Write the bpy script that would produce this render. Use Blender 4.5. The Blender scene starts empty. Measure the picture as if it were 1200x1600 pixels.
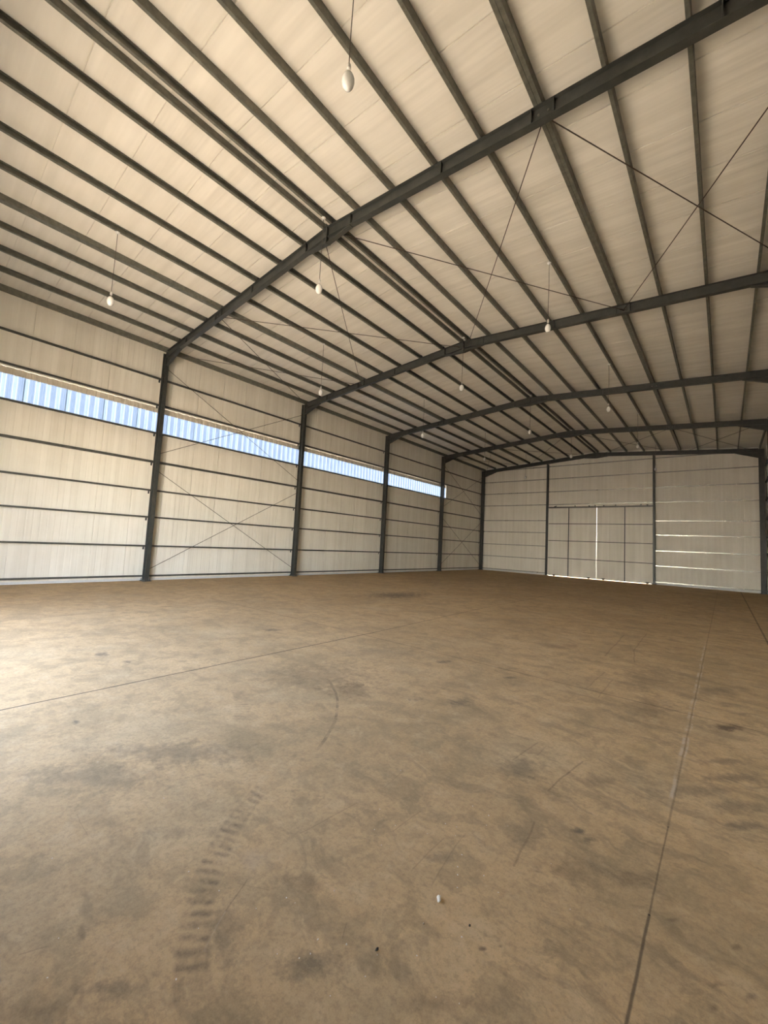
import bpy, bmesh, math, random
from mathutils import Vector, Matrix
random.seed(7)
S = bpy.context.scene
COL = S.collection

# ------------------------------------------------------------------ camera, sky, sun, exposure
F_PX = 638.02                       # focal length in pixels of the 1200x1600 frame
CAM = Vector((14.516, 0.565, 1.603)); YAW, PIT, ROL = 0.6973, 0.0782, 0.0509
def camera():
    cy, sy, cp, sp = math.cos(YAW), math.sin(YAW), math.cos(PIT), math.sin(PIT)
    f = Vector((-sy*cp, cy*cp, sp)); r = Vector((cy, sy, 0)); u = r.cross(f)
    r, u = r*math.cos(ROL)+u*math.sin(ROL), -r*math.sin(ROL)+u*math.cos(ROL)
    cd = bpy.data.cameras.new('camera'); co = bpy.data.objects.new('camera', cd); COL.objects.link(co)
    cd.sensor_fit = 'VERTICAL'; cd.sensor_height = 24; cd.lens = F_PX/1600*24
    cd.clip_start = .05; cd.clip_end = 500
    co.matrix_world = Matrix(((r.x, u.x, -f.x, CAM.x), (r.y, u.y, -f.y, CAM.y), (r.z, u.z, -f.z, CAM.z), (0, 0, 0, 1)))
    S.camera = co
camera()
w = bpy.data.worlds.new('sky'); S.world = w; w.use_nodes = True
nt = w.node_tree; bg = nt.nodes['Background']
sky = nt.nodes.new('ShaderNodeTexSky'); sky.sky_type = 'NISHITA'; sky.sun_disc = False
sky.sun_elevation = math.radians(55); sky.sun_rotation = math.radians(80)
sky.air_density = 1.0; sky.dust_density = 2.0; sky.ozone_density = 1.0
hz = nt.nodes.new('ShaderNodeMix'); hz.data_type = 'RGBA'; hz.inputs[7].default_value = (13.2, 12.1, 10.3, 1)
tc = nt.nodes.new('ShaderNodeTexCoord'); sz = nt.nodes.new('ShaderNodeSeparateXYZ'); hr = nt.nodes.new('ShaderNodeValToRGB')
nt.links.new(tc.outputs['Generated'], sz.inputs[0]); nt.links.new(sz.outputs[2], hr.inputs[0]); nt.links.new(hr.outputs[0], hz.inputs[0])
hr.color_ramp.elements[0].position = .02; hr.color_ramp.elements[0].color = (.75, .75, .75, 1)      # haze thick at the horizon
hr.color_ramp.elements[1].position = .19; hr.color_ramp.elements[1].color = (.02, .02, .02, 1)
nt.links.new(sky.outputs[0], hz.inputs[6]); nt.links.new(hz.outputs[2], bg.inputs[0])
bg.inputs[1].default_value = .27
sl = bpy.data.lights.new('sun', 'SUN'); sl.energy = 6.0; sl.angle = math.radians(.6); sl.color = (1, .93, .82)
so = bpy.data.objects.new('sun', sl); COL.objects.link(so)
so.rotation_euler = Vector((-.565, -.10, -.82)).to_track_quat('-Z', 'Y').to_euler()
so.location = (30, 10, 30)
S.view_settings.view_transform = 'Standard'; S.view_settings.look = 'None'
S.view_settings.gamma = 1; S.view_settings.use_curve_mapping = False
S.view_settings.exposure = 3.5

# ------------------------------------------------------------------ measures
W, H, RZ = 16.0, 7.767, 8.373        # span, rafter top at the eave and at the ridge
SL = (RZ-H)/(W/2); ANG = math.atan(SL)
BAY = 6.0; NB = 5; GY = NB*BAY
def top(x): return H + SL*min(x, W-x)
PH = .14                             # purlin height
XI, XO = .04, -.20                   # inner / outer face of the left columns
WX = -.28                            # inner face of the left wall
GW = GY+.28                          # inner face of the back wall
D0, D1, DH = 4.93, 11.14, 4.78       # doorway
LEFT_G = [.13, 1.12, 2.08, 2.98, 3.935, 4.93, 5.90, 6.80]
BACK_G = [.15, 1.12, 2.03, 2.98, 3.84, 4.98, 5.90, 6.82, 7.72]
PURL = [.865, 1.745, 2.63, 3.49, 4.41, 5.30, 6.25, 7.16, 7.88]

# ------------------------------------------------------------------ materials
def mat(name):
    m = bpy.data.materials.new(name); m.use_nodes = True
    n = m.node_tree; b = n.nodes['Principled BSDF']
    return m, n, b
def N(n, t, **k):
    x = n.nodes.new(t)
    for a, v in k.items(): setattr(x, a, v)
    return x
def noise(n, vec, scale, detail=4, rough=.6, stretch=None):
    if stretch:
        mp = N(n, 'ShaderNodeMapping'); mp.inputs['Scale'].default_value = stretch
        n.links.new(vec, mp.inputs[0]); vec = mp.outputs[0]
    t = N(n, 'ShaderNodeTexNoise'); t.inputs['Scale'].default_value = scale
    t.inputs['Detail'].default_value = detail; t.inputs['Roughness'].default_value = rough
    n.links.new(vec, t.inputs['Vector']); return t.outputs['Fac']
def ramp(n, fac, stops):
    r = N(n, 'ShaderNodeValToRGB'); e = r.color_ramp.elements
    while len(e) < len(stops): e.new(.5)
    for i, (p, c) in enumerate(stops):
        e[i].position = p; e[i].color = (c if hasattr(c, '__len__') else (c, c, c))[:3] + (1,) if hasattr(c, '__len__') else (c, c, c, 1)
    n.links.new(fac, r.inputs[0]); return r.outputs[0]
def mix(n, fac, a, b, mode='MIX'):
    m = N(n, 'ShaderNodeMix', data_type='RGBA', blend_type=mode)
    for s, v in ((0, fac), (6, a), (7, b)):
        if hasattr(v, 'is_linked') or isinstance(v, bpy.types.NodeSocket): n.links.new(v, m.inputs[s])
        elif s == 0: m.inputs[0].default_value = v
        else: m.inputs[s].default_value = tuple(v)[:3]+(1,)
    return m.outputs[2]
def bump(n, b, h, dist, strength=1):
    bp = N(n, 'ShaderNodeBump'); bp.inputs['Distance'].default_value = dist; bp.inputs['Strength'].default_value = strength
    n.links.new(h, bp.inputs['Height']); n.links.new(bp.outputs[0], b.inputs['Normal'])
def objco(n): return N(n, 'ShaderNodeTexCoord').outputs['Object']

def panel_material(name, c1, c2, axis):
    """painted sheet: faint tonal bands along the sheet and a little mottling"""
    m, n, b = mat(name); co = objco(n)
    st = {'x': (.12, 1.6, .12), 'z': (1.6, 1.6, .06)}[axis]
    a = noise(n, co, 3.2, 3, .5, st); s = noise(n, co, .7, 4, .6)
    f = mix(n, .4, a, s)
    n.links.new(ramp(n, f, [(.34, c1), (.62, c2)]), b.inputs['Base Color'])
    b.inputs['Roughness'].default_value = .55; b.inputs['Specular IOR Level'].default_value = .3
    bump(n, b, noise(n, co, 3.4, 2, .5, st), .022, .8)
    return m
M_ROOF = panel_material('roof_lining_sheet', (.74, .70, .62), (.86, .82, .74), 'x')
M_WALL = panel_material('wall_sheet', (.77, .725, .625), (.89, .85, .755), 'z')
def steel(name, c1, c2, rough, metal=0.0, sc=6):
    m, n, b = mat(name); co = objco(n)
    f = noise(n, co, sc, 5, .65)
    n.links.new(ramp(n, f, [(.3, c1), (.7, c2)]), b.inputs['Base Color'])
    n.links.new(ramp(n, noise(n, co, sc*3, 3), [(.2, rough-.08), (.8, rough+.1)]), b.inputs['Roughness'])
    b.inputs['Metallic'].default_value = metal
    return m
M_DARK = steel('dark_painted_steel', (.034, .037, .035), (.060, .062, .056), .42)
M_PURL = steel('galvanized_purlin', (.12, .12, .098), (.22, .218, .18), .48, .35, 9)
M_GIRT = steel('painted_girt', (.055, .058, .05), (.10, .10, .088), .45, .2, 9)
M_GALV = steel('bright_galvanized', (.30, .29, .26), (.42, .41, .37), .30, .95, 4)
M_ROD = steel('brace_rod_steel', (.05, .036, .028), (.10, .075, .055), .5, .3, 20)
M_PAINTG = steel('grey_track_paint', (.16, .15, .13), (.26, .24, .21), .45, .4)
def plain(name, c, rough=.5, **k):
    m, n, b = mat(name); co = objco(n)
    f = noise(n, co, 25, 3)
    n.links.new(ramp(n, f, [(.3, tuple(x*.93 for x in c)), (.7, tuple(min(1, x*1.05) for x in c))]), b.inputs['Base Color'])
    b.inputs['Roughness'].default_value = rough
    for a, v in k.items(): b.inputs[a].default_value = v
    return m
M_BULB = plain('opal_bulb_glass', (.85, .84, .81), .18)
M_SOCK = plain('white_lamp_socket', (.72, .70, .66), .4)
M_CORD = plain('lamp_cord', (.10, .085, .07), .6)
M_ROSE = plain('white_ceiling_rose', (.78, .77, .74), .35)
M_STONE = plain('pale_stone', (.78, .72, .62), .8)
M_DSTONE = plain('dark_stone', (.03, .025, .02), .8)
M_BASE = plain('pale_base_flashing', (.66, .66, .64), .5)
M_EARTH = plain('dry_earth', (.48, .40, .30), .95)
M_CLAD = plain('cream_cladding', (.66, .60, .50), .5)

def strip_material():
    m, n, b = mat('translucent_sheet'); co = objco(n)
    out = n.nodes['Material Output']; n.nodes.remove(b)
    tr = N(n, 'ShaderNodeBsdfTranslucent'); tp = N(n, 'ShaderNodeBsdfTransparent'); gl = N(n, 'ShaderNodeBsdfGlossy')
    gl.inputs['Roughness'].default_value = .25; gl.inputs[0].default_value = (.8, .8, .8, 1)
    sp = N(n, 'ShaderNodeSeparateXYZ'); n.links.new(co, sp.inputs[0])
    # the folded ribs are milkier than the flats between them
    u = N(n, 'ShaderNodeMath', operation='PINGPONG'); n.links.new(mth(n, 'SUBTRACT', sp.outputs[1], 2.57), u.inputs[0]); u.inputs[1].default_value = .23625/2
    rib = ramp(n, u.outputs[0], [(0, .25), (.022, .1), (.034, .6), (.042, 1), (.050, .8), (.062, 0)])
    mot = noise(n, co, 9, 4, .6, (1, 1, .25))
    n.links.new(mix(n, rib, mix(n, mot, (.28, .325, .38), (.35, .39, .44)), (.50, .55, .58)), tr.inputs[0])
    n.links.new(mix(n, rib, (.17, .19, .22), (.25, .27, .28)), tp.inputs[0])
    a = N(n, 'ShaderNodeMixShader'); a.inputs[0].default_value = .6; n.links.new(tp.outputs[0], a.inputs[1]); n.links.new(tr.outputs[0], a.inputs[2])
    c = N(n, 'ShaderNodeMixShader'); c.inputs[0].default_value = .05; n.links.new(a.outputs[0], c.inputs[1]); n.links.new(gl.outputs[0], c.inputs[2])
    n.links.new(c.outputs[0], out.inputs[0]); return m

# ---- concrete floor with its joints, stains, scratches and tyre marks (all in world metres)
BLOBS = [(13.727, 7.186, 3.048, 0.362, 1.61, -1.414, 0.35, 0), (13.875, 5.94, 4.735, 0.568, 2.123, -1.965, 0.4, 0), (13.93, 4.72, 6.709, 0.961, 5.559, -5.434, 0.25, 2), (14.518, 5.907, 9.524, 0.0, 8.81, -8.333, 0.95, 0), (12.38, 4.52, 6.007, 3.351, 7.081, -6.576, 0.5, 1), (13.34, 3.708, 6.096, 2.359, 4.098, -4.064, 0.45, 1), (6.469, 11.016, 0.854, 0.665, 1.166, -0.618, 0.7, 1), (15.361, 18.451, 4.717, -0.231, 2.912, -1.922, 0.7, 0), (11.465, 5.673, 7.962, 4.869, 9.853, -8.363, 0.6, 1), (12.401, 5.71, 10.859, 4.602, 10.211, -8.917, 0.55, 1), (12.831, 1.191, 4.01, 13.489, 20.416, -22.238, 0.5, 1), (12.993, 1.96, 5.919, 7.194, 13.478, -14.388, 0.4, 0), (13.296, 1.741, 5.399, 6.335, 11.806, -12.814, 0.55, 1), (12.522, 1.195, 16.393, 65.574, 17.884, -19.374, 0.4, 0), (12.706, 1.872, 6.804, 10.501, 8.431, -8.727, 0.16, 3), (13.851, 3.273, 23.733, 6.034, 25.744, -27.353, 0.8, 1), (13.908, 3.235, 18.91, 4.449, 23.359, -23.915, 0.6, 1), (13.917, 2.943, 5.441, 1.429, 7.021, -7.372, 0.35, 0), (14.171, 3.119, 8.618, 1.158, 12.477, -13.249, 0.35, 0), (13.75, 2.24, 47.98, 25.253, 65.657, -70.707, 0.75, 0), (13.798, 2.299, 99.379, 43.478, 86.957, -86.957, 0.6, 0), (14.317, 2.944, 36.215, 2.336, 58.411, -60.748, 0.55, 0), (14.474, 2.725, 51.389, 1.389, 47.222, -52.778, 0.5, 0), (14.467, 2.611, 51.583, 1.172, 39.859, -44.549, 0.45, 0), (14.57, 2.756, 41.631, -1.699, 40.782, -42.481, 0.45, 1), (14.534, 2.976, 56.972, -1.499, 50.975, -53.973, 0.5, 0), (13.617, 3.039, 7.903, 2.978, 5.097, -5.326, 0.35, 1), (8.309, 2.442, 3.594, 12.907, 6.377, -5.264, 0.6, 1), (8.857, 2.565, 6.759, 20.095, 14.249, -11.692, 0.6, 1), (10.356, 1.687, 7.342, 31.685, 20.093, -18.547, 0.7, 1), (10.775, 3.993, 1.004, 1.139, 1.582, -1.375, 0.35, 0), (11.35, 3.901, 2.539, 2.501, 3.187, -2.867, 0.35, 0), (11.41, 2.065, 0.776, 1.774, 4.285, -4.187, 0.35, 1), (11.367, 1.556, 0.685, 2.541, 4.425, -4.425, 0.3, 1), (8.376, 4.992, 3.736, 5.323, 7.72, -5.666, 0.6, 1), (13.826, 3.94, 6.727, 1.403, 10.152, -10.152, 0.35, 0), (10.624, 5.376, 1.328, 1.102, 2.208, -1.798, 0.2, 1), (14.351, 4.324, 4.648, 0.185, 9.48, -9.573, 0.4, 1), (14.561, 4.755, 5.492, -0.086, 10.64, -10.583, 0.5, 1), (14.487, 4.999, 6.289, -0.0, 14.782, -14.599, 0.45, 1), (14.42, 7.254, 4.03, 0.047, 4.248, -3.827, 0.35, 1), (14.554, 4.279, 7.829, -0.139, 8.908, -9.047, 0.4, 1), (13.371, 2.538, 9.329, 5.625, 17.835, -18.658, 0.35, 1), (12.919, 1.585, 7.586, 13.793, 4.775, -5.305, 0.35, 1), (12.748, 1.022, 1.76, 10.119, 18.258, -20.018, 0.35, 0), (13.75, 1.967, 4.284, 2.509, 17.015, -18.606, 0.3, 0), (12.286, 1.749, 2.21, 4.771, 14.261, -14.663, 0.2, 1), (12.354, 8.142, 3.132, 0.906, 4.529, -3.592, 0.3, 0), (10.123, 13.297, 1.696, 0.588, 2.297, -1.392, 0.35, 1), (14.595, 4.063, 9.424, -0.256, 13.591, -13.975, 0.5, 1)]
SCRATCHES = [(12.91, 10.324, 13.023, 8.018, 0.012, 0.6, 0), (13.223, 10.934, 13.298, 8.846, 0.01, 0.6, 0), (13.298, 8.846, 13.443, 7.976, 0.01, 0.6, 0), (13.225, 7.017, 13.221, 6.08, 0.008, 0.5, 0), (13.377, 6.71, 13.401, 5.825, 0.008, 0.45, 0), (13.649, 4.148, 13.575, 3.554, 0.008, 0.7, 0), (13.55, 3.92, 13.883, 3.76, 0.03, 0.35, 0), (13.283, 4.21, 13.24, 3.772, 0.006, 0.6, 0), (13.35, 4.2, 13.352, 3.982, 0.005, 0.4, 0), (12.751, 2.551, 12.712, 2.148, 0.004, 0.5, 0), (12.774, 1.777, 12.858, 1.627, 0.004, 0.6, 0), (12.858, 1.627, 12.951, 1.488, 0.003, 0.4, 3), (13.628, 3.162, 13.667, 2.751, 0.007, 0.6, 0), (13.078, 2.77, 13.074, 2.512, 0.004, 0.5, 0), (13.31, 2.671, 13.308, 2.38, 0.004, 0.45, 0), (13.375, 2.768, 13.427, 2.361, 0.004, 0.4, 0), (13.303, 1.886, 13.263, 1.945, 0.003, 0.5, 1), (12.467, 1.015, 12.502, 1.094, 0.004, 0.5, 0), (11.7, 1.38, 11.925, 1.366, 0.003, 0.4, 0), (12.764, 1.733, 12.9, 1.813, 0.003, 0.35, 0), (12.359, 3.414, 12.346, 3.661, 0.004, 0.4, 0), (12.765, 2.799, 12.74, 3.044, 0.004, 0.4, 0), (10.806, 6.899, 11.952, 5.542, 0.008, 0.3, 0), (10.243, 6.173, 11.02, 6.154, 0.01, 0.3, 1)]
ARCS = [(13.683, 2.858, 1.591, -0.707, -0.708, 0.914, 0.055, 0.5), (9.864, 0.954, 2.191, 0.473, 0.881, 0.975, 0.06, 0.3), (9.904, 1.785, 2.41, 0.707, 0.707, 0.935, 0.012, 0.5), (7.73, 4.029, 5.818, 0.967, -0.253, 1.0, 0.05, 0.3), (7.448, 1.803, 6.132, 0.991, 0.134, 1.0, 0.05, 0.3), (11.744, 4.334, 0.293, 0.931, 0.365, 0.473, 0.03, 0.3)]
GRIT = [(11.99, 1.207), (12.537, 1.616), (12.74, 1.66), (12.937, 1.723), (12.847, 1.513), (12.495, 1.128), (12.643, 1.065), (13.167, 1.668), (13.242, 1.715), (13.261, 1.755), (13.238, 1.812), (13.337, 1.876), (13.454, 1.929), (13.474, 1.838), (13.426, 1.706), (12.979, 1.368), (13.117, 2.016), (13.037, 1.855), (12.989, 1.844), (13.09, 2.387), (12.985, 2.451), (12.893, 2.606), (13.048, 2.56), (13.25, 2.775), (13.289, 3.036), (13.403, 3.022), (13.312, 2.797), (13.342, 2.73), (13.218, 2.634), (13.439, 2.627), (13.489, 2.495), (13.526, 2.427), (13.464, 2.54), (13.587, 2.58), (13.681, 2.537), (13.808, 2.897), (13.512, 2.164), (13.663, 2.222), (13.57, 2.033), (13.706, 1.958), (13.778, 1.996), (13.961, 2.68), (13.526, 3.016), (13.431, 2.932), (11.169, 1.62), (12.722, 3.037), (11.89, 1.764)]

def group(name, ins):
    g = bpy.data.node_groups.new(name, 'ShaderNodeTree')
    for nm, t in ins:
        g.interface.new_socket(nm, in_out='INPUT', socket_type=t)
    g.interface.new_socket('P', in_out='OUTPUT', socket_type='NodeSocketVector')
    return g, g.nodes.new('NodeGroupInput'), g.nodes.new('NodeGroupOutput')
def L(g, a, b): g.links.new(a, b)
def stack(g, p, f):
    """adds a mask to the unused height channel of the floor coordinate"""
    c = g.nodes.new('ShaderNodeCombineXYZ'); L(g, f, c.inputs[2])
    return vm(g, 'ADD', p, c.outputs[0])
def mth(g, op, a, b=None, c=None, clamp=False):
    x = g.nodes.new('ShaderNodeMath'); x.operation = op; x.use_clamp = clamp
    for i, v in enumerate((a, b, c)):
        if v is None: continue
        if isinstance(v, bpy.types.NodeSocket): g.links.new(v, x.inputs[i])
        else: x.inputs[i].default_value = v
    return x.outputs[0]
def vm(g, op, a, b=None, s=None):
    x = g.nodes.new('ShaderNodeVectorMath'); x.operation = op
    for i, v in enumerate((a, b)):
        if v is None: continue
        if isinstance(v, bpy.types.NodeSocket): g.links.new(v, x.inputs[i])
        else: x.inputs[i].default_value = v
    if s is not None:
        if isinstance(s, bpy.types.NodeSocket): g.links.new(s, x.inputs['Scale'])
        else: x.inputs['Scale'].default_value = s
    return x.outputs['Value'] if op in ('DOT_PRODUCT', 'LENGTH', 'DISTANCE') else x.outputs[0]
def blob_group():
    g, i, o = group('stain', [('P', 'NodeSocketVector'), ('C', 'NodeSocketVector'), ('A', 'NodeSocketVector'), ('B', 'NodeSocketVector'), ('Ragged', 'NodeSocketFloat'), ('Strength', 'NodeSocketFloat')])
    d = vm(g, 'SUBTRACT', i.outputs['P'], i.outputs['C'])
    a = vm(g, 'DOT_PRODUCT', d, i.outputs['A']); b = vm(g, 'DOT_PRODUCT', d, i.outputs['B'])
    r = mth(g, 'SQRT', mth(g, 'ADD', mth(g, 'MULTIPLY', a, a), mth(g, 'MULTIPLY', b, b)))
    r = mth(g, 'ADD', r, i.outputs['Ragged'])
    f = mth(g, 'MULTIPLY', mth(g, 'SUBTRACT', 1.2, r), 1.1, clamp=True)
    L(g, stack(g, i.outputs['P'], mth(g, 'MULTIPLY', f, i.outputs['Strength'])), o.inputs[0]); return g
def seg_group():
    g, i, o = group('scratch', [('P', 'NodeSocketVector'), ('C', 'NodeSocketVector'), ('A', 'NodeSocketVector'), ('Width', 'NodeSocketFloat'), ('Strength', 'NodeSocketFloat')])
    d = vm(g, 'MULTIPLY', vm(g, 'SUBTRACT', i.outputs['P'], i.outputs['C']), (1, 1, 0))
    h = mth(g, 'DIVIDE', vm(g, 'DOT_PRODUCT', d, i.outputs['A']), vm(g, 'DOT_PRODUCT', i.outputs['A'], i.outputs['A']), clamp=True)
    q = vm(g, 'SUBTRACT', d, vm(g, 'SCALE', i.outputs['A'], s=h))
    f = mth(g, 'SUBTRACT', 1.5, mth(g, 'DIVIDE', vm(g, 'LENGTH', q), i.outputs['Width']), clamp=True)
    L(g, stack(g, i.outputs['P'], mth(g, 'MULTIPLY', f, i.outputs['Strength'])), o.inputs[0]); return g
bg_, sg_ = blob_group(), seg_group()
def floor_material(name, marked):
    m, n, b = mat(name); co = objco(n)
    warp = N(n, 'ShaderNodeTexNoise'); warp.inputs['Scale'].default_value = 2.2; warp.inputs['Detail'].default_value = 4
    n.links.new(co, warp.inputs['Vector'])
    wv = vm(n, 'SUBTRACT', warp.outputs['Color'], (.5, .5, .5))
    P1 = vm(n, 'ADD', co, vm(n, 'SCALE', wv, s=.05))          # slightly wandering lines
    big = noise(n, vm(n, 'ADD', co, vm(n, 'SCALE', wv, s=.6)), .38, 4, .62)
    mid = noise(n, vm(n, 'ADD', co, vm(n, 'SCALE', wv, s=.4)), 1.5, 5, .66)
    fine = noise(n, co, 14, 4, .75)
    grain = noise(n, co, 160, 2, .6)
    col = ramp(n, big, [(.32, (.50, .345, .18)), (.5, (.60, .41, .215)), (.68, (.68, .47, .25))])
    col = mix(n, ramp(n, mid, [(.38, .5), (.53, 0)]), col, (.38, .28, .155))
    patch = noise(n, vm(n, 'ADD', co, vm(n, 'SCALE', wv, s=.25)), 4.2, 5, .72)
    col = mix(n, ramp(n, patch, [(.42, .5), (.49, 0)]), col, (.36, .265, .145))
    col = mix(n, ramp(n, patch, [(.55, 0), (.63, .35)]), col, (.70, .52, .31))
    pale = ramp(n, noise(n, vm(n, 'ADD', co, (5, 3, 0)), .9, 6, .6), [(.52, 0), (.72, .5)])
    col = mix(n, pale, col, (.68, .51, .30))
    # smeared grey grime streaks, running along the way the floor was driven
    st = noise(n, vm(n, 'ADD', co, vm(n, 'SCALE', wv, s=.5)), 1.6, 5, .7, (1.0, 3.2, 1))
    sm = ramp(n, st, [(.52, 0), (.62, .38)])
    sx = N(n, 'ShaderNodeSeparateXYZ'); n.links.new(co, sx.inputs[0])
    rt = mth(n, 'MULTIPLY', mth(n, 'SUBTRACT', sx.outputs[0], 10.5), .28, clamp=True)
    col = mix(n, mth(n, 'MULTIPLY', sm, mth(n, 'ADD', .25, rt)), col, (.20, .155, .095))
    col = mix(n, mth(n, 'MULTIPLY', ramp(n, fine, [(.35, 1), (.6, 0)]), .22), col, (.26, .18, .10))
    cr = noise(n, co, 38, 3, .8)
    col = mix(n, ramp(n, cr, [(.38, .30), (.5, 0)]), col, (.24, .175, .105))
    col = mix(n, ramp(n, cr, [(.56, 0), (.68, .25)]), col, (.66, .50, .32))
    col = mix(n, .14, col, ramp(n, grain, [(.3, (.27, .19, .11)), (.7, (.66, .48, .28))]))
    tones = [(.17, .115, .07), (.135, .112, .082), (.33, .26, .13), (.58, .48, .37)]
    ragn = mth(n, 'MULTIPLY', mth(n, 'SUBTRACT', noise(n, co, 7, 5, .78), .5), 3.4)
    def zof(p):
        q = N(n, 'ShaderNodeSeparateXYZ'); n.links.new(p, q.inputs[0]); return mth(n, 'MINIMUM', q.outputs[2], 1)
    c0 = vm(n, 'MULTIPLY', co, (1, 1, 0)); c1 = vm(n, 'MULTIPLY', P1, (1, 1, 0))
    for tone in range(4 if marked else 0):
        p = c0
        for (cx, cy, a0, a1, b0, b1, s, t) in BLOBS:
            if t != tone: continue
            k = N(n, 'ShaderNodeGroup'); k.node_tree = bg_
            n.links.new(p, k.inputs['P']); n.links.new(ragn, k.inputs['Ragged'])
            k.inputs['C'].default_value = (cx, cy, 0); k.inputs['A'].default_value = (a0, a1, 0); k.inputs['B'].default_value = (b0, b1, 0)
            k.inputs['Strength'].default_value = s; p = k.outputs[0]
        col = mix(n, zof(p), col, tones[tone])
    def seg(p, x0, y0, x1, y1, wd, s):
        k = N(n, 'ShaderNodeGroup'); k.node_tree = sg_
        n.links.new(p, k.inputs['P']); k.inputs['C'].default_value = (x0, y0, 0); k.inputs['A'].default_value = (x1-x0, y1-y0, 0)
        k.inputs['Width'].default_value = wd; k.inputs['Strength'].default_value = s
        return k.outputs[0]
    for tone in ((0, 1, 3) if marked else ()):
        p = c1
        for (x0, y0, x1, y1, wd, s, t) in SCRATCHES:
            if t == tone: p = seg(p, x0, y0, x1, y1, wd*.8, s*.6)
        col = mix(n, zof(p), col, tones[tone])
    if marked:
        wear = ramp(n, noise(n, co, 7, 5, .7), [(.42, .05), (.60, 1)])
        p = c1
        for (cx, cy, r, mx, my, ch, wd, s) in ARCS:      # tyre marks: arcs with tread bars
            d = vm(n, 'MULTIPLY', vm(n, 'SUBTRACT', p, (cx, cy, 0)), (1, 1, 0)); ln = vm(n, 'LENGTH', d)
            off = mth(n, 'SUBTRACT', ln, r)
            band = mth(n, 'SUBTRACT', 1.25, mth(n, 'DIVIDE', mth(n, 'ABSOLUTE', off), wd), clamp=True)
            band = mth(n, 'MULTIPLY', band, 3, clamp=True)
            un = vm(n, 'NORMALIZE', d)
            cs = mth(n, 'MULTIPLY', mth(n, 'SUBTRACT', vm(n, 'DOT_PRODUCT', un, (mx, my, 0)), ch), 60, clamp=True)
            along = mth(n, 'MULTIPLY', vm(n, 'DOT_PRODUCT', un, (-my, mx, 0)), r*2*math.pi/.055)
            bars = mth(n, 'SINE', mth(n, 'ADD', along, mth(n, 'MULTIPLY', off, 28)))
            bars = mth(n, 'MULTIPLY_ADD', bars, .45, .6, clamp=True) if wd > .02 else .8
            f = mth(n, 'MULTIPLY', mth(n, 'MULTIPLY', band, cs), mth(n, 'MULTIPLY', bars, s*1.5))
            p = stack(n, p, f)
        col = mix(n, mth(n, 'MULTIPLY', zof(p), wear), col, (.16, .118, .078))
    # pale mortar dust along the right hand joint
    p = seg(c1, 14.222, 3.9, 14.20, 11, .011, .6); p = seg(p, 14.25, 4.5, 14.24, 9, .007, .5)
    brk = ramp(n, noise(n, co, 3.0, 6, .75), [(.47, .12), (.56, 1)])
    col = mix(n, mth(n, 'MULTIPLY', zof(p), brk), col, (.62, .52, .40))
    # saw-cut joints
    p = vm(n, 'MULTIPLY', vm(n, 'ADD', co, vm(n, 'SCALE', wv, s=.012)), (1, 1, 0))
    for q in [(9.70, -1, 9.62, 6.3, .010, .9), (9.62, 6.3, 9.42, 11, .008, .8), (9.42, 11, 9.40, 31, .010, .4),
              (14.236, -1, 14.236, 2.9, .0055, .7), (14.236, 2.9, 14.236, 3.7, .004, .5), (14.236, 3.7, 14.2, 31, .006, .35),
              (5.33, -1, 5.08, 5.95, .010, .45), (5.08, 5.95, 4.9, 31, .010, .3), (15.17, 5, 15.15, 31, .016, .6),
              (4.5, 5.9, 8.5, 6.0, .012, .4), (8.5, 6.0, 17, 6.05, .009, .5),
              (-1, 12, 17, 12, .010, .2), (-1, 18, 17, 18, .012, .3), (-1, 24, 17, 24, .012, .3)]:
        p = seg(p, *q)
    jn = zof(p)
    col = mix(n, jn, col, (.07, .05, .035))
    n.links.new(col, b.inputs['Base Color'])
    n.links.new(ramp(n, mid, [(.3, .82), (.7, .95)]), b.inputs['Roughness']); b.inputs['Specular IOR Level'].default_value = .2
    bump(n, b, noise(n, co, 14, 2, .6), .0016, .5)
    return m
M_FLOOR = floor_material('dusty_concrete', False); M_FLOOR_MARKED = floor_material('dusty_concrete_with_marks', True)
M_STRIP = strip_material()

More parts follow.
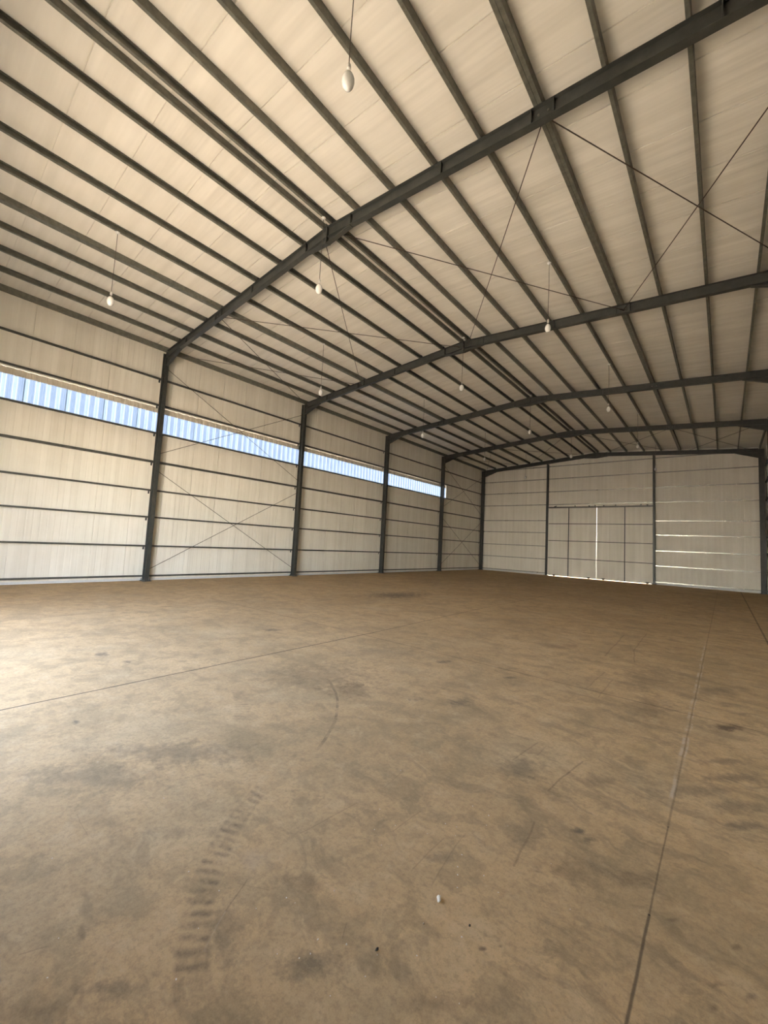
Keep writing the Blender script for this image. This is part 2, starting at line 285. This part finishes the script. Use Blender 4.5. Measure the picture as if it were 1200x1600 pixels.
# ------------------------------------------------------------------ mesh helpers
class MB:
    def __init__(s): s.v = []; s.f = []
    def prism(s, prof, o, u, v, wv):
        """closed 2D profile in the (u, v) plane at o, swept along wv"""
        o, u, v, wv = Vector(o), Vector(u), Vector(v), Vector(wv); k = len(s.v); n = len(prof)
        for q in (Vector((0, 0, 0)), wv):
            s.v += [o+u*a+v*b+q for a, b in prof]
        s.f += [tuple(range(k, k+n)), tuple(range(k+2*n-1, k+n-1, -1))]
        s.f += [(k+i, k+(i+1) % n, k+n+(i+1) % n, k+n+i) for i in range(n)]
        return s
    def box(s, x0, x1, y0, y1, z0, z1):
        return s.prism([(x0, y0), (x1, y0), (x1, y1), (x0, y1)], (0, 0, z0), (1, 0, 0), (0, 1, 0), (0, 0, z1-z0))
    def tube(s, pts, r, n=8):
        pts = [Vector(p) for p in pts]; k = len(s.v); prev = None
        for i, p in enumerate(pts):
            t = (pts[min(i+1, len(pts)-1)]-pts[max(i-1, 0)]).normalized()
            a = prev if prev is not None else (Vector((0, 0, 1)) if abs(t.z) < .9 else Vector((1, 0, 0)))
            a = (a-t*a.dot(t)).normalized(); c = t.cross(a); prev = a
            rr = r[i] if hasattr(r, '__len__') else r
            s.v += [p+a*math.cos(2*math.pi*j/n)*rr+c*math.sin(2*math.pi*j/n)*rr for j in range(n)]
        for i in range(len(pts)-1):
            s.f += [(k+i*n+j, k+i*n+(j+1) % n, k+(i+1)*n+(j+1) % n, k+(i+1)*n+j) for j in range(n)]
        s.f += [tuple(range(k+n-1, k-1, -1)), tuple(range(k+(len(pts)-1)*n, k+len(pts)*n))]
        return s
    def build(s, name, m, parent=None, smooth=False):
        me = bpy.data.meshes.new(name); me.from_pydata([tuple(p) for p in s.v], [], s.f)
        bm = bmesh.new(); bm.from_mesh(me); bmesh.ops.recalc_face_normals(bm, faces=bm.faces); bm.to_mesh(me); bm.free()
        if smooth:
            for p in me.polygons: p.use_smooth = True
        me.materials.append(m)
        o = bpy.data.objects.new(name, me); COL.objects.link(o)
        if parent: o.parent = parent
        return o
def tag(o, label, cat, group=None):
    o['label'] = label; o['category'] = cat
    if group: o['group'] = group
    return o
def struct(o): o['kind'] = 'structure'; return o
def thing(name, label, cat, loc, group=None):
    o = bpy.data.objects.new(name, None); COL.objects.link(o); o.location = loc; o.empty_display_size = .2
    return tag(o, label, cat, group)
def dup(root, label, loc=None, deep=True):
    r = root.copy(); COL.objects.link(r); r['label'] = label
    if loc is not None: r.location = loc
    if deep:
        for ch in list(root.children):
            c = ch.copy(); COL.objects.link(c); c.parent = r
            for g in list(ch.children):
                d = g.copy(); COL.objects.link(d); d.parent = c
    return r
def isec(d, b, tf=.009, tw=.006):
    """I section, depth along the first axis from 0 to d"""
    h = b/2; t = tw/2
    return [(0, -h), (tf, -h), (tf, -t), (d-tf, -t), (d-tf, -h), (d, -h), (d, h), (d-tf, h), (d-tf, t), (tf, t), (tf, h), (0, h)]
def csec(h, b, t=.004, lip=.016):
    """C section: web on the second axis at 0, open towards +first axis"""
    return [(0, 0), (b, 0), (b, lip), (b-t, lip), (b-t, t), (t, t), (t, h-t), (b-t, h-t), (b-t, h-lip), (b, h-lip), (b, h), (0, h)]
X, Y, Z = Vector((1, 0, 0)), Vector((0, 1, 0)), Vector((0, 0, 1))

# ------------------------------------------------------------------ shell
struct(MB().box(-90, 110, -90, 130, -.6, -.06).build('ground', M_EARTH))
def make_floor():
    me = bpy.data.meshes.new('floor'); bm = bmesh.new()
    xs = [-.36, 5.6, W+.36]; ys = [-.36, .4, 12.6, GY+.5]
    v = {(i, j, k): bm.verts.new((x, y, z)) for i, x in enumerate(xs) for j, y in enumerate(ys) for k, z in enumerate((-.055, 0))}
    for i in range(2):
        for j in range(3):
            f = bm.faces.new([v[i, j, 1], v[i+1, j, 1], v[i+1, j+1, 1], v[i, j+1, 1]]); f.material_index = int(i == 1 and j == 1)
            bm.faces.new([v[i, j, 0], v[i, j+1, 0], v[i+1, j+1, 0], v[i+1, j, 0]])
    for i in range(2):
        bm.faces.new([v[i, 0, 0], v[i+1, 0, 0], v[i+1, 0, 1], v[i, 0, 1]]); bm.faces.new([v[i, 3, 0], v[i, 3, 1], v[i+1, 3, 1], v[i+1, 3, 0]])
    for j in range(3):
        bm.faces.new([v[0, j, 0], v[0, j, 1], v[0, j+1, 1], v[0, j+1, 0]]); bm.faces.new([v[2, j, 0], v[2, j+1, 0], v[2, j+1, 1], v[2, j, 1]])
    bmesh.ops.recalc_face_normals(bm, faces=bm.faces); bm.to_mesh(me); bm.free()
    me.materials.append(M_FLOOR); me.materials.append(M_FLOOR_MARKED)
    o = bpy.data.objects.new('floor', me); COL.objects.link(o); return struct(o)
make_floor()
def sheet_profile(a0, a1, pitch, first, th, ribs=True):
    """outline of a lining sheet: joints between sheets, shallow stiffening grooves, flat back"""
    pts = [(a0, 0)]; s = first
    while s - pitch > a0: s -= pitch
    while s < a1:
        if ribs:
            for j in range(1, 6):
                q = s - pitch + j*pitch/6
                if a0+.03 < q-.02 and q+.02 < a1-.03 and q-.02 > pts[-1][0]: pts += [(q-.022, 0), (q-.010, .003), (q+.010, .003), (q+.022, 0)]
        if s-.014 > pts[-1][0] and s+.012 < a1: pts += [(s-.009, 0), (s-.007, .02), (s+.007, .02), (s+.009, 0)]
        s += pitch
    pts += [(a1, 0), (a1, th), (a0, th)]
    return pts
TH = .06
Y0, Y1 = -.28, GW
EZ = H+PH+.004
# left and right walls: long lining, opened for the translucent strip up to the fourth frame
SE = 24.80
def side_wall(name, o, u, strip=True):
    mb = MB()
    if not strip:
        mb.prism(sheet_profile(Y0, Y1, .945, 2.57, TH), (o, 0, .02), Y, u, Z*(EZ-.03))
        return struct(mb.build(name, M_WALL))
    mb.prism(sheet_profile(Y0, Y1, .945, 2.57, TH), (o, 0, .02), Y, u, Z*4.93)
    mb.prism(sheet_profile(Y0, Y1, .945, 2.57, TH), (o, 0, 5.86), Y, u, Z*(EZ-.01-5.86))
    mb.prism(sheet_profile(SE, Y1, .945, 2.57, TH), (o, 0, 4.951), Y, u, Z*.908)
    return struct(mb.build(name, M_WALL))
side_wall('wall_left', WX, -X); side_wall('wall_right', W-WX, X, False)
def gable(name, y, v, hole):
    mb = MB(); xa, xb = WX-TH, W-WX+TH
    def tz(x): return H+PH+SL*min(x, W-x)-.004
    # sheets run upright; each is cut to the slope of the roof
    pr = sheet_profile(WX, W-WX, .93, 1.41, TH)
    def piece(x0, x1, z0, ztop):
        p = sheet_profile(x0, x1, .93, 1.41, TH); k = len(mb.v); n = len(p); v_ = Vector(v)
        mb.v += [Vector((a, y, z0))+v_*b for a, b in p]+[Vector((a, y, ztop(a)))+v_*b for a, b in p]
        mb.f += [tuple(range(k, k+n)), tuple(range(k+2*n-1, k+n-1, -1))]+[(k+i, k+(i+1) % n, k+n+(i+1) % n, k+n+i) for i in range(n)]
    if hole:
        piece(WX, D0, .02, tz); piece(D1, W-WX, .02, tz); piece(D0, W/2, DH+.02, tz); piece(W/2, D1, DH+.02, tz)
    else:
        piece(WX, W/2, .02, tz); piece(W/2, W-WX, .02, tz)
    return struct(mb.build(name, M_WALL))
gable('wall_back', GW, Y, True); gable('wall_front', Y0, -Y, True)
mb = MB()
for sgn in (1, -1):                  # roof lining, two slopes
    x0 = WX-.3 if sgn > 0 else W-WX+.3; z0 = H+PH+SL*(-.58)
    ln = Vector((W/2-x0, 0, RZ+PH-z0))
    mb.prism(sheet_profile(Y0-.3, GW+.4, .975, .78, .07, False), (x0, 0, z0), Y, Z, ln)
struct(mb.build('ceiling', M_ROOF))
# translucent corrugated strips high in the left wall
def corr(a0, a1, first, pitch=.23625, h=.03):
    pts = []; s = first
    while s - pitch > a0: s -= pitch
    while s+.07 < a1:
        if s-.06 > a0: pts += [(s-.055, 0), (s-.03, h), (s+.03, h), (s+.055, 0)]
        for q in (s+.10, s+.14):
            if q < a1: pts += [(q-.008, 0), (q, .006), (q+.008, 0)]
        s += pitch
    pts = [(a0, 0)]+[p for p in pts if a0 < p[0] < a1]+[(a1, 0)]
    return pts+[(a, b+.0015) for a, b in reversed(pts)]
for name, o, u in (('window_1', WX-.012, -X),):
    mb = MB().prism(corr(-.2, 24.78, 2.57), (o, 0, 4.955), Y, u, Z*.90)
    wo = struct(mb.build(name, M_STRIP))
    ft = MB().prism(corr(-.2, 24.78, 2.57), (o-u.x*.004, 0, 5.665), Y, u, Z*.19).build('overlapping_cladding_edge', M_CLAD, wo)
    lp = MB(); q = 2.57
    while q-.945 > 0: q -= .945
    while q < 24.6:                  # double lap where two sheets meet
        lp.prism([(q-.058, .0), (q-.033, .033), (q-.030, .033), (q-.055, 0)], (o+u.x*.003, 0, 4.956), Y, u, Z*.70); q += .945
    lp.build('sheet_lap', M_STRIP, wo)
# pale flashing along the foot of the walls
struct(MB().box(WX+.001, WX+.007, Y0+.03, GW-.03, .001, .07).build('baseboard_left', M_BASE))
struct(MB().box(W-WX-.007, W-WX-.001, Y0+.03, GW-.03, .001, .07).build('baseboard_right', M_BASE))
for nm, a, b_ in (('baseboard_back', WX+.02, D0-.02), ('baseboard_back_right', D1+.02, W-WX-.02)):
    struct(MB().box(a, b_, GW-.009, GW-.001, .001, .12).build(nm if nm == 'baseboard_back' else 'baseboard_back.001', M_BASE))

# ------------------------------------------------------------------ portal frames
ORD = ['front', 'nearest full', 'second', 'third', 'fourth', 'far']
FR = ['frame at the open front end', 'frame nearest the camera', 'second frame from the camera', 'third frame from the camera', 'fourth frame from the camera', 'frame against the back wall']
DP, BF = .24, .12
def column_parts(root, sx, kz):
    # local x points from the column's outer face (0) towards the inside of the hall
    MB().prism(isec(DP, BF), (0, 0, .02), X*sx, Y, Z*(top(0)-.055)).build('column_shaft', M_DARK, root)
    MB().box(min(-.03*sx, .29*sx), max(-.03*sx, .29*sx), -.13, .13, .001, .02).build('base_plate', M_DARK, root)
    bo = None
    for bx in (.03, .215):
        for by in (-.095, .095):
            mb = MB().tube([(bx*sx, by, .021), (bx*sx, by, .10)], .009, 6).tube([(bx*sx, by, .021), (bx*sx, by, .042)], .018, 6)
            mb.build('anchor_bolt', M_DARK, root)
    for z in LEFT_G[1:]:
        MB().prism([(0, 0), (.07, 0), (.07, .006), (.006, .006), (.006, .09), (0, .09)], (-.068*sx-(.003*sx), -.11, z-.006), X*sx, -Z, Y*.05).build('girt_cleat', M_DARK, root)
    # knee haunch below the rafter
    MB().prism([(DP+.001, top(0)-.50), (DP+.95, top(.95)-DP-.004), (DP+.95, top(.95)-DP-.016), (DP+.001, top(0)-.515)], (0, -.05, 0), X*sx, Z, Y*.10).build('haunch_flange', M_DARK, root)
    MB().prism([(DP+.001, top(0)-.501), (DP+.93, top(.93)-DP-.006), (DP+.001, top(.04)-DP-.004)], (0, -.004, 0), X*sx, Z, Y*.008).build('haunch_web', M_DARK, root)
cl = thing('steel_column', 'x', 'column', (XO, 0, 0), 'steel columns along the left wall'); column_parts(cl, 1, 0)
cr = thing('steel_column', 'x', 'column', (W-XO, 0, 0), 'steel columns along the right wall'); column_parts(cr, -1, 0)
for k in range(NB+1):
    for root, side, x in ((cl, 'left', XO), (cr, 'right', W-XO)):
        lab = 'dark steel column on the %s wall, %s' % (side, FR[k])
        if k == 5: lab = 'dark steel corner column where the %s wall meets the back wall' % side
        if k == 0: root['label'] = lab
        else: dup(root, lab, (x, k*BAY, 0))
def rafter_parts(root, sg):
    """rafter from the column face to the ridge plate; local origin at (XI or W-XI, 0, top)"""
    a = Vector((sg, 0, SL)); L_ = W/2-.012-XI; nrm = Vector((-SL*sg, 0, 1)).normalized()
    def at(d, dz=0): return Vector((sg*d, 0, SL*d))+Vector((0, 0, dz))
    MB().prism([(q[1], q[0]-DP) for q in isec(DP, BF)], at(0, -.004), Y, Z, a*L_).build('beam', M_DARK, root)
    MB().prism([(0, 0), (.012, 0), (.012, .36), (0, .36)], at(L_, -.37)+Vector((0, -.065, 0)), X*sg*.9, Z, Y*.13).build('ridge_plate', M_DARK, root)
    MB().prism([(L_-.69, SL*(L_-.69)-DP-.006), (L_-.69, SL*(L_-.69)-DP-.018), (L_, SL*L_-.376), (L_, SL*L_-.364)], (0, -.05, 0), X*sg, Z, Y*.10).build('haunch_flange', M_DARK, root)
    MB().prism([(L_-.67, SL*(L_-.67)-DP-.005), (L_-.002, SL*L_-.364), (L_-.002, SL*L_-DP-.005)], (0, -.004, 0), X*sg, Z, Y*.008).build('haunch_web', M_DARK, root)
    for d in (1.39, 3.22, 3.54, 5.08, L_-.70):
        for y0, y1 in ((-.057, -.004), (.004, .057)):
            MB().prism([(0, -DP+.006), (.014, -DP+.006), (.014, -.014), (0, -.014)], at(d)+Vector((0, y0, 0)), X*sg, Z, Y*(y1-y0)).build('stiffener', M_DARK, root)
    for d in (3.31, 3.45):
        MB().tube([at(d, -.125)+Vector((0, -.022, 0)), at(d, -.125)+Vector((0, -.004, 0))], .016, 6).build('bolt', M_PAINTG, root)
    for p in PURL:
        # purlin cleat: upright angle on the rafter top with a small gusset
        c0 = at(p-XI, .0); dx = .052 if sg > 0 and p != PURL[3] else .068 if p == PURL[3] else .0
        xo = dx if sg > 0 else (-.004 if p != PURL[3] else -.068)
        mb = MB().prism([(0, -.003), (.006, -.003), (.006, .11), (0, .11)], c0+Vector((xo+.003, -.04, 0)), X, Z, Y*.08)
        mb.prism([(.006, -.003), (.045, -.003), (.006, .09)], c0+Vector((xo+.003, -.003, 0)), X, Z, Y*.006)
        mb.build('purlin_cleat', M_DARK, root)
rl = thing('roof_rafter', 'x', 'rafter', (XI, 0, top(XI)), 'rafters over the left half of the hall'); rafter_parts(rl, 1)
rr = thing('roof_rafter', 'x', 'rafter', (W-XI, 0, top(XI)), 'rafters over the right half of the hall'); rafter_parts(rr, -1)
for k in range(NB+1):
    for root, side, x in ((rl, 'left', XI), (rr, 'right', W-XI)):
        lab = 'dark steel rafter over the %s half, %s' % (side, FR[k])
        if k == 0: root['label'] = lab
        else: dup(root, lab, (x, k*BAY, top(XI)))
# gable posts beside the doorway
def gpost(x, y, v, label, g='posts beside the back doorway'):
    r = thing('gable_post', label, 'column', (x, y, 0), g)
    MB().prism(isec(.20, .11), (0, 0, .02), v, X, Z*(top(x)-DP-.03)).build('post_shaft', M_DARK, r)
    y0, y1 = sorted((v.y*-.05, v.y*.25))
    MB().box(-.13, .13, y0, y1, .001, .02).build('base_plate', M_DARK, r)
    for bx in (-.1, .1):
        for by in (-.025, .225): MB().tube([(bx, by*v.y, .02), (bx, by*v.y, .09)], .010, 6).build('anchor_bolt', M_DARK, r)
    return r
gpost(4.86, GY, Y, 'dark steel post on the left side of the back doorway')
gpost(11.22, GY, Y, 'dark steel post on the right side of the back doorway')
gpost(4.86, 0, -Y, 'dark steel post on the left side of the open front doorway', 'posts beside the front doorway')
gpost(11.22, 0, -Y, 'dark steel post on the right side of the open front doorway', 'posts beside the front doorway')

# ------------------------------------------------------------------ purlins, eave struts
CNT = ['lowest', 'second', 'third', 'fourth', 'fifth', 'sixth', 'seventh', 'eighth', 'topmost']
def purlin(side, i, p):
    x = p if side == 'left' else W-p; z = top(x)+.0
    y0, L_ = -.2, GY+.4
    o = thing('roof_purlin', 'x', 'purlin', (x, 0, z), 'purlins across the %s slope' % side)
    up = Vector((1, 0, SL)) if side == 'left' else Vector((1, 0, -SL)); up.normalize(); nz = Y.cross(up)*-1
    nz = up.cross(Y); nz = nz if nz.z > 0 else -nz
    open_dir = 1 if side == 'left' else -1
    if i == 8: open_dir *= -1
    h = PH-.004; extra = ''
    if i == 3:
        for s in (1, -1):
            MB().prism([(s*.058-s*a, b) for a, b in csec(h, .056)], (0, y0, .001), up, nz, Y*L_).build('channel', M_PURL, o)
        extra = 'wide doubled '
    else:
        o0 = -.025*open_dir
        MB().prism([(o0+open_dir*a, b) for a, b in csec(h, .05)], (0, y0, .001), up, nz, Y*L_).build('channel', M_PURL, o)
    for yy in [k*BAY+.9 for k in range(0, NB)] :
        # lap where two lengths overlap
        pass
    w8 = 'one of the close pair along the ridge, on the %s side' % side if i == 8 else '%s purlin up from the %s eave' % (CNT[i], side)
    o['label'] = ('galvanized %schannel purlin, %s' % (extra, w8))
for side in ('left', 'right'):
    for i, p in enumerate(PURL): purlin(side, i, p)
for side, x, s in (('left', -.05, 1), ('right', W+.05, -1)):
    o = MB().prism([(x+s*.055-s*a, b) for a, b in csec(.165, .06)], (0, -.2, H-.032), X, Z, Y*(GY+.4)).build('eave_strut', M_PURL)
    tag(o, 'galvanized eave strut running along the top of the %s wall' % side, 'beam')

# ------------------------------------------------------------------ girts
for side, x, s in (('left', XO, -1), ('right', W-XO, 1)):
    for i, z in enumerate(LEFT_G):
        hh = .07 if i == 4 else .05
        o = MB().prism([(b, a) for a, b in csec(.074, hh, .004, .014)], (x+s*.003, -.2, z), X*s, Z, Y*(GY+.4)).build('wall_girt', M_GIRT)
        if i == 5 and side == 'left': lab = 'dark steel girt along the lower edge of the translucent strip, %s wall' % side
        elif i == 6 and side == 'left': lab = 'dark steel girt along the upper edge of the translucent strip, %s wall' % side
        elif i == 0: lab = 'dark steel girt just above the floor on the %s wall' % side
        elif i == 7: lab = 'dark steel girt, highest on the %s wall below the eave strut' % side
        elif i == 4: lab = 'thicker dark steel girt, fifth up on the %s wall' % side
        else: lab = 'dark steel girt, %s up from the floor on the %s wall' % (CNT[i], side)
        tag(o, lab, 'girt', 'girts on the %s wall' % side)
def back_girt(x0, x1, z, lab):
    o = MB().prism([(b, a) for a, b in csec(.07, .05, .004, .014)], (x0, GY+.205, z-.02), Y, Z, X*(x1-x0)).build('wall_girt', M_GALV)
    tag(o, lab, 'girt', 'girts on the back wall')
BN = ['just above the floor', 'second up', 'third up', 'fourth up', 'fifth up', 'sixth up, over the door track', 'seventh up', 'eighth up', 'highest']
for i, z in enumerate(BACK_G):
    if i < 5:
        back_girt(XO+.02, D0-.12, z, 'thin galvanized girt on the back wall left of the doors, %s' % BN[i])
        back_girt(D1+.14, W-XO-.02, z, 'shining galvanized girt on the back wall right of the doors, %s' % BN[i])
    else:
        back_girt(XO+.02, W-XO-.02, z, 'long galvanized girt across the whole back wall, %s' % BN[i])

# ------------------------------------------------------------------ sliding doors in the back wall
tr = thing('door_track', 'grey steel sliding door track above the two back doors', 'track', (D0, GY+.235, DH))
MB().prism([(0, 0), (.06, 0), (.06, .012), (.05, .012), (.05, .006), (.006, .006), (.006, .074), (.05, .074), (.05, .012+.056), (.06, .068), (.06, .08), (0, .08)], (-.02, -.03, -.03), Y, Z, X*(D1-D0+.04)).build('rail', M_PAINTG, tr)
for q in (.5, 1.75, 3.0, 4.2, 5.6): MB().box(q-.03, q+.03, -.03, .0, .052, .12).build('track_bracket', M_DARK, tr)
def leaf(name, x0, x1, label):
    y = GY+.215; z0, z1 = .018, DH-.005
    r = bpy.data.objects.new(name, None); COL.objects.link(r); r.location = (x0, y, 0); r['kind'] = 'structure'
    r['label'] = label
    wd = x1-x0; xm = (6.32-4.98) if x0 < 6 else (9.70-8.08)
    MB().prism(sheet_profile(.0, wd, .93, .7, .03), (0, .03, z0), X, Y, Z*(z1-z0)).build('sheet_panel', M_WALL, r)
    fr = MB()
    fr.box(xm-.025, xm+.025, -.01, .028, z0, z1); fr.box(0, wd, -.011, .027, z1-.05, z1+.0)
    for z in (1.25, 2.45, 3.63): fr.box(.0, wd, -.009, .026, z-.02, z+.02)
    fr.build('frame_bars', M_DARK, r)
    MB().box(0, wd, -.008, .026, z0+.0, z0+.035).build('bottom_rail', M_BASE, r)
    for q in ((.42, wd-.45) if x0 < 6 else (.42, wd-.32)):
        MB().box(q-.06, q+.06, -.03, .02, .0, .085).box(q-.10, q+.10, -.02, .02, .07, .10).build('guide_roller', M_DARK, r)
        MB().tube([(q, -.025, z1+.0), (q, -.025, z1+.10)], .02, 8).box(q-.05, q+.05, -.035, -.012, z1+.02, z1+.085).build('hanger', M_DARK, r)
leaf('door_1', D0+.008, 8.022, 'left leaf of the pair of sheeted sliding doors in the back wall')
leaf('door_2', 8.03, D1+.05, 'right leaf of the pair of sheeted sliding doors in the back wall')

# ------------------------------------------------------------------ rod bracing
def rod(p, q, lab, g):
    p, q = Vector(p), Vector(q); o = thing('brace_rod', lab, 'brace rod', p, g)
    d = q-p
    MB().tube([(0, 0, 0), tuple(d)], .0085, 8).build('rod', M_ROD, o)
    u = d.normalized()
    MB().tube([tuple(u*.02), tuple(u*.10)], .016, 8).build('end_nut', M_ROD, o)
    MB().tube([tuple(d-u*.10), tuple(d-u*.02)], .016, 8).build('end_nut', M_ROD, o)
for fa, bn in ((1, 'in the second bay'), (4, 'in the rearmost bay')):
    ya, yb = fa*BAY+.02, (fa+1)*BAY-.02
    for zn, xa, xb in (('left eave', .16, 3.42), ('left of ridge', 3.42, 7.85), ('right of ridge', W-7.85, W-3.42), ('right eave', W-3.42, W-.16)):
        za, zb = top(xa)-.15, top(xb)-.15
        rod((xa, ya, za), (xb, yb, zb), 'roof brace rod by the %s %s, near end on left' % (zn, bn), 'roof bracing rods')
        rod((xb, ya, zb-.02), (xa, yb, za-.02), 'roof brace rod by the %s %s, near end on right' % (zn, bn), 'roof bracing rods')
    for side, x in (('left', -.14), ('right', W+.14)):
        for hn, z0, z1 in (('upper', 4.22, 7.25), ('lower', .34, 3.70)):
            rod((x, ya, z1), (x, yb, z0), '%s brace rod on the %s wall %s, sloping down towards the back' % (hn, side, bn), 'wall bracing rods')
            rod((x+(.02 if x < 0 else -.02), ya, z0), (x+(.02 if x < 0 else -.02), yb, z1), '%s brace rod on the %s wall %s, sloping up towards the back' % (hn, side, bn), 'wall bracing rods')

# ------------------------------------------------------------------ hanging lamps
def lamp(x, y, zb, label, big=1.0):
    z0 = top(x)-.002
    o = thing('pendant_lamp', label, 'lamp', (x, y, z0), 'bare bulbs hanging from the purlins')
    MB().tube([(0, 0, 0), (0, 0, -.012), (0, 0, -.03), (0, 0, -.04)], [.045, .045, .03, .012], 16).build('ceiling_rose', M_ROSE, o, True)
    dz = z0-zb; hb = .095*big
    pts = [(.012*math.sin(t*5)*(1-t)*t*2, 0, -.035-t*(dz-hb-.085-.035)) for t in [i/14 for i in range(15)]]
    MB().tube(pts, .0055, 6).build('cord', M_CORD, o, True)
    t = -(dz-hb-.09)
    MB().tube([(0, 0, t+.012), (0, 0, t), (0, 0, t-.01), (0, 0, t-.06), (0, 0, t-.065)], [.010, .014, .021, .024, .02], 14).build('lamp_socket', M_SOCK, o, True)
    prof = []
    for i in range(15):
        a = math.pi*i/14
        zz = math.cos(a); r = math.sin(a)**.85*.064*big if 0 < i < 14 else .004
        if zz > .2: r = max(r*(1-.18*(zz-.2)), .018)
        prof.append((zz, r))
    MB().tube([(0, 0, -dz+zz*hb-.008) for zz, r in prof], [r for zz, r in prof], 20).build('bulb', M_BULB, o, True)
BY = ['bay nearest the camera', 'second bay', 'third bay', 'fourth bay', 'last bay by the back wall']
for k, (y, z) in enumerate([(3.11, 6.53), (9.11, 6.45), (15.03, 6.43), (21.05, 6.55), (27.1, 6.5)]):
    lamp(4.39, y, z, 'unlit white bulb on a cord in the left row, %s' % BY[k], 1.1)
for k, (y, z) in enumerate([(5.74, 6.80), (11.74, 6.70), (17.7, 6.73), (23.85, 6.9)]):
    lamp(8.12, y, z, 'unlit white bulb under the ridge, by the %s' % FR[k+1], 1.12)
for k, (y, z) in enumerate([(3.245, 6.55), (9.46, 6.58), (15.64, 6.53), (21.7, 6.58), (27.9, 6.62)]):
    lamp(11.545 if k else 11.46, y, z, 'unlit white bulb on a cord in the right row, %s' % BY[k] if k else 'large egg-shaped white bulb hanging closest to the camera', 1.0 if k else 1.08)

# ------------------------------------------------------------------ bits lying on the floor
def chip(name, x, y, r, m, label, cat, g=None, st=(1, 1, .5), rot=0, n=9):
    bm = bmesh.new(); bmesh.ops.create_icosphere(bm, subdivisions=1 if r < .012 else 2, radius=1)
    rnd = random.Random(int(x*1000+y*77))
    for v in bm.verts: v.co = Vector((v.co.x*st[0], v.co.y*st[1], v.co.z*st[2]))*r*(.8+.4*rnd.random())
    lo = min(v.co.z for v in bm.verts)
    for v in bm.verts: v.co.z -= lo
    me = bpy.data.meshes.new(name); bm.to_mesh(me); bm.free(); me.materials.append(m)
    o = bpy.data.objects.new(name, me); COL.objects.link(o); o.location = (x, y, .0005); o.rotation_euler.z = rot
    return tag(o, label, cat, g)
chip('stone_chip', 13.497, 2.311, .013, M_STONE, 'pale elongated stone chip lying on the concrete near the camera, largest of the bits', 'stone', None, (.75, 1.6, .45), .55)
chip('pebble', 13.441, 1.943, .008, M_DSTONE, 'small black pebble on the concrete at the bottom of the photo', 'pebble', None, (.8, 1.2, .7))
chip('pebble', 13.663, 2.291, .006, M_DSTONE, 'tiny dark pebble on the concrete right of the pale stone chip', 'pebble')
for (x, y) in GRIT:
    chip('grit_speck', x, y, .0018+.0018*random.random(), M_STONE, 'tiny white speck of grit on the concrete floor near the camera', 'grit', 'white grit specks on the floor', (1, 1.3, .7), random.random()*3)
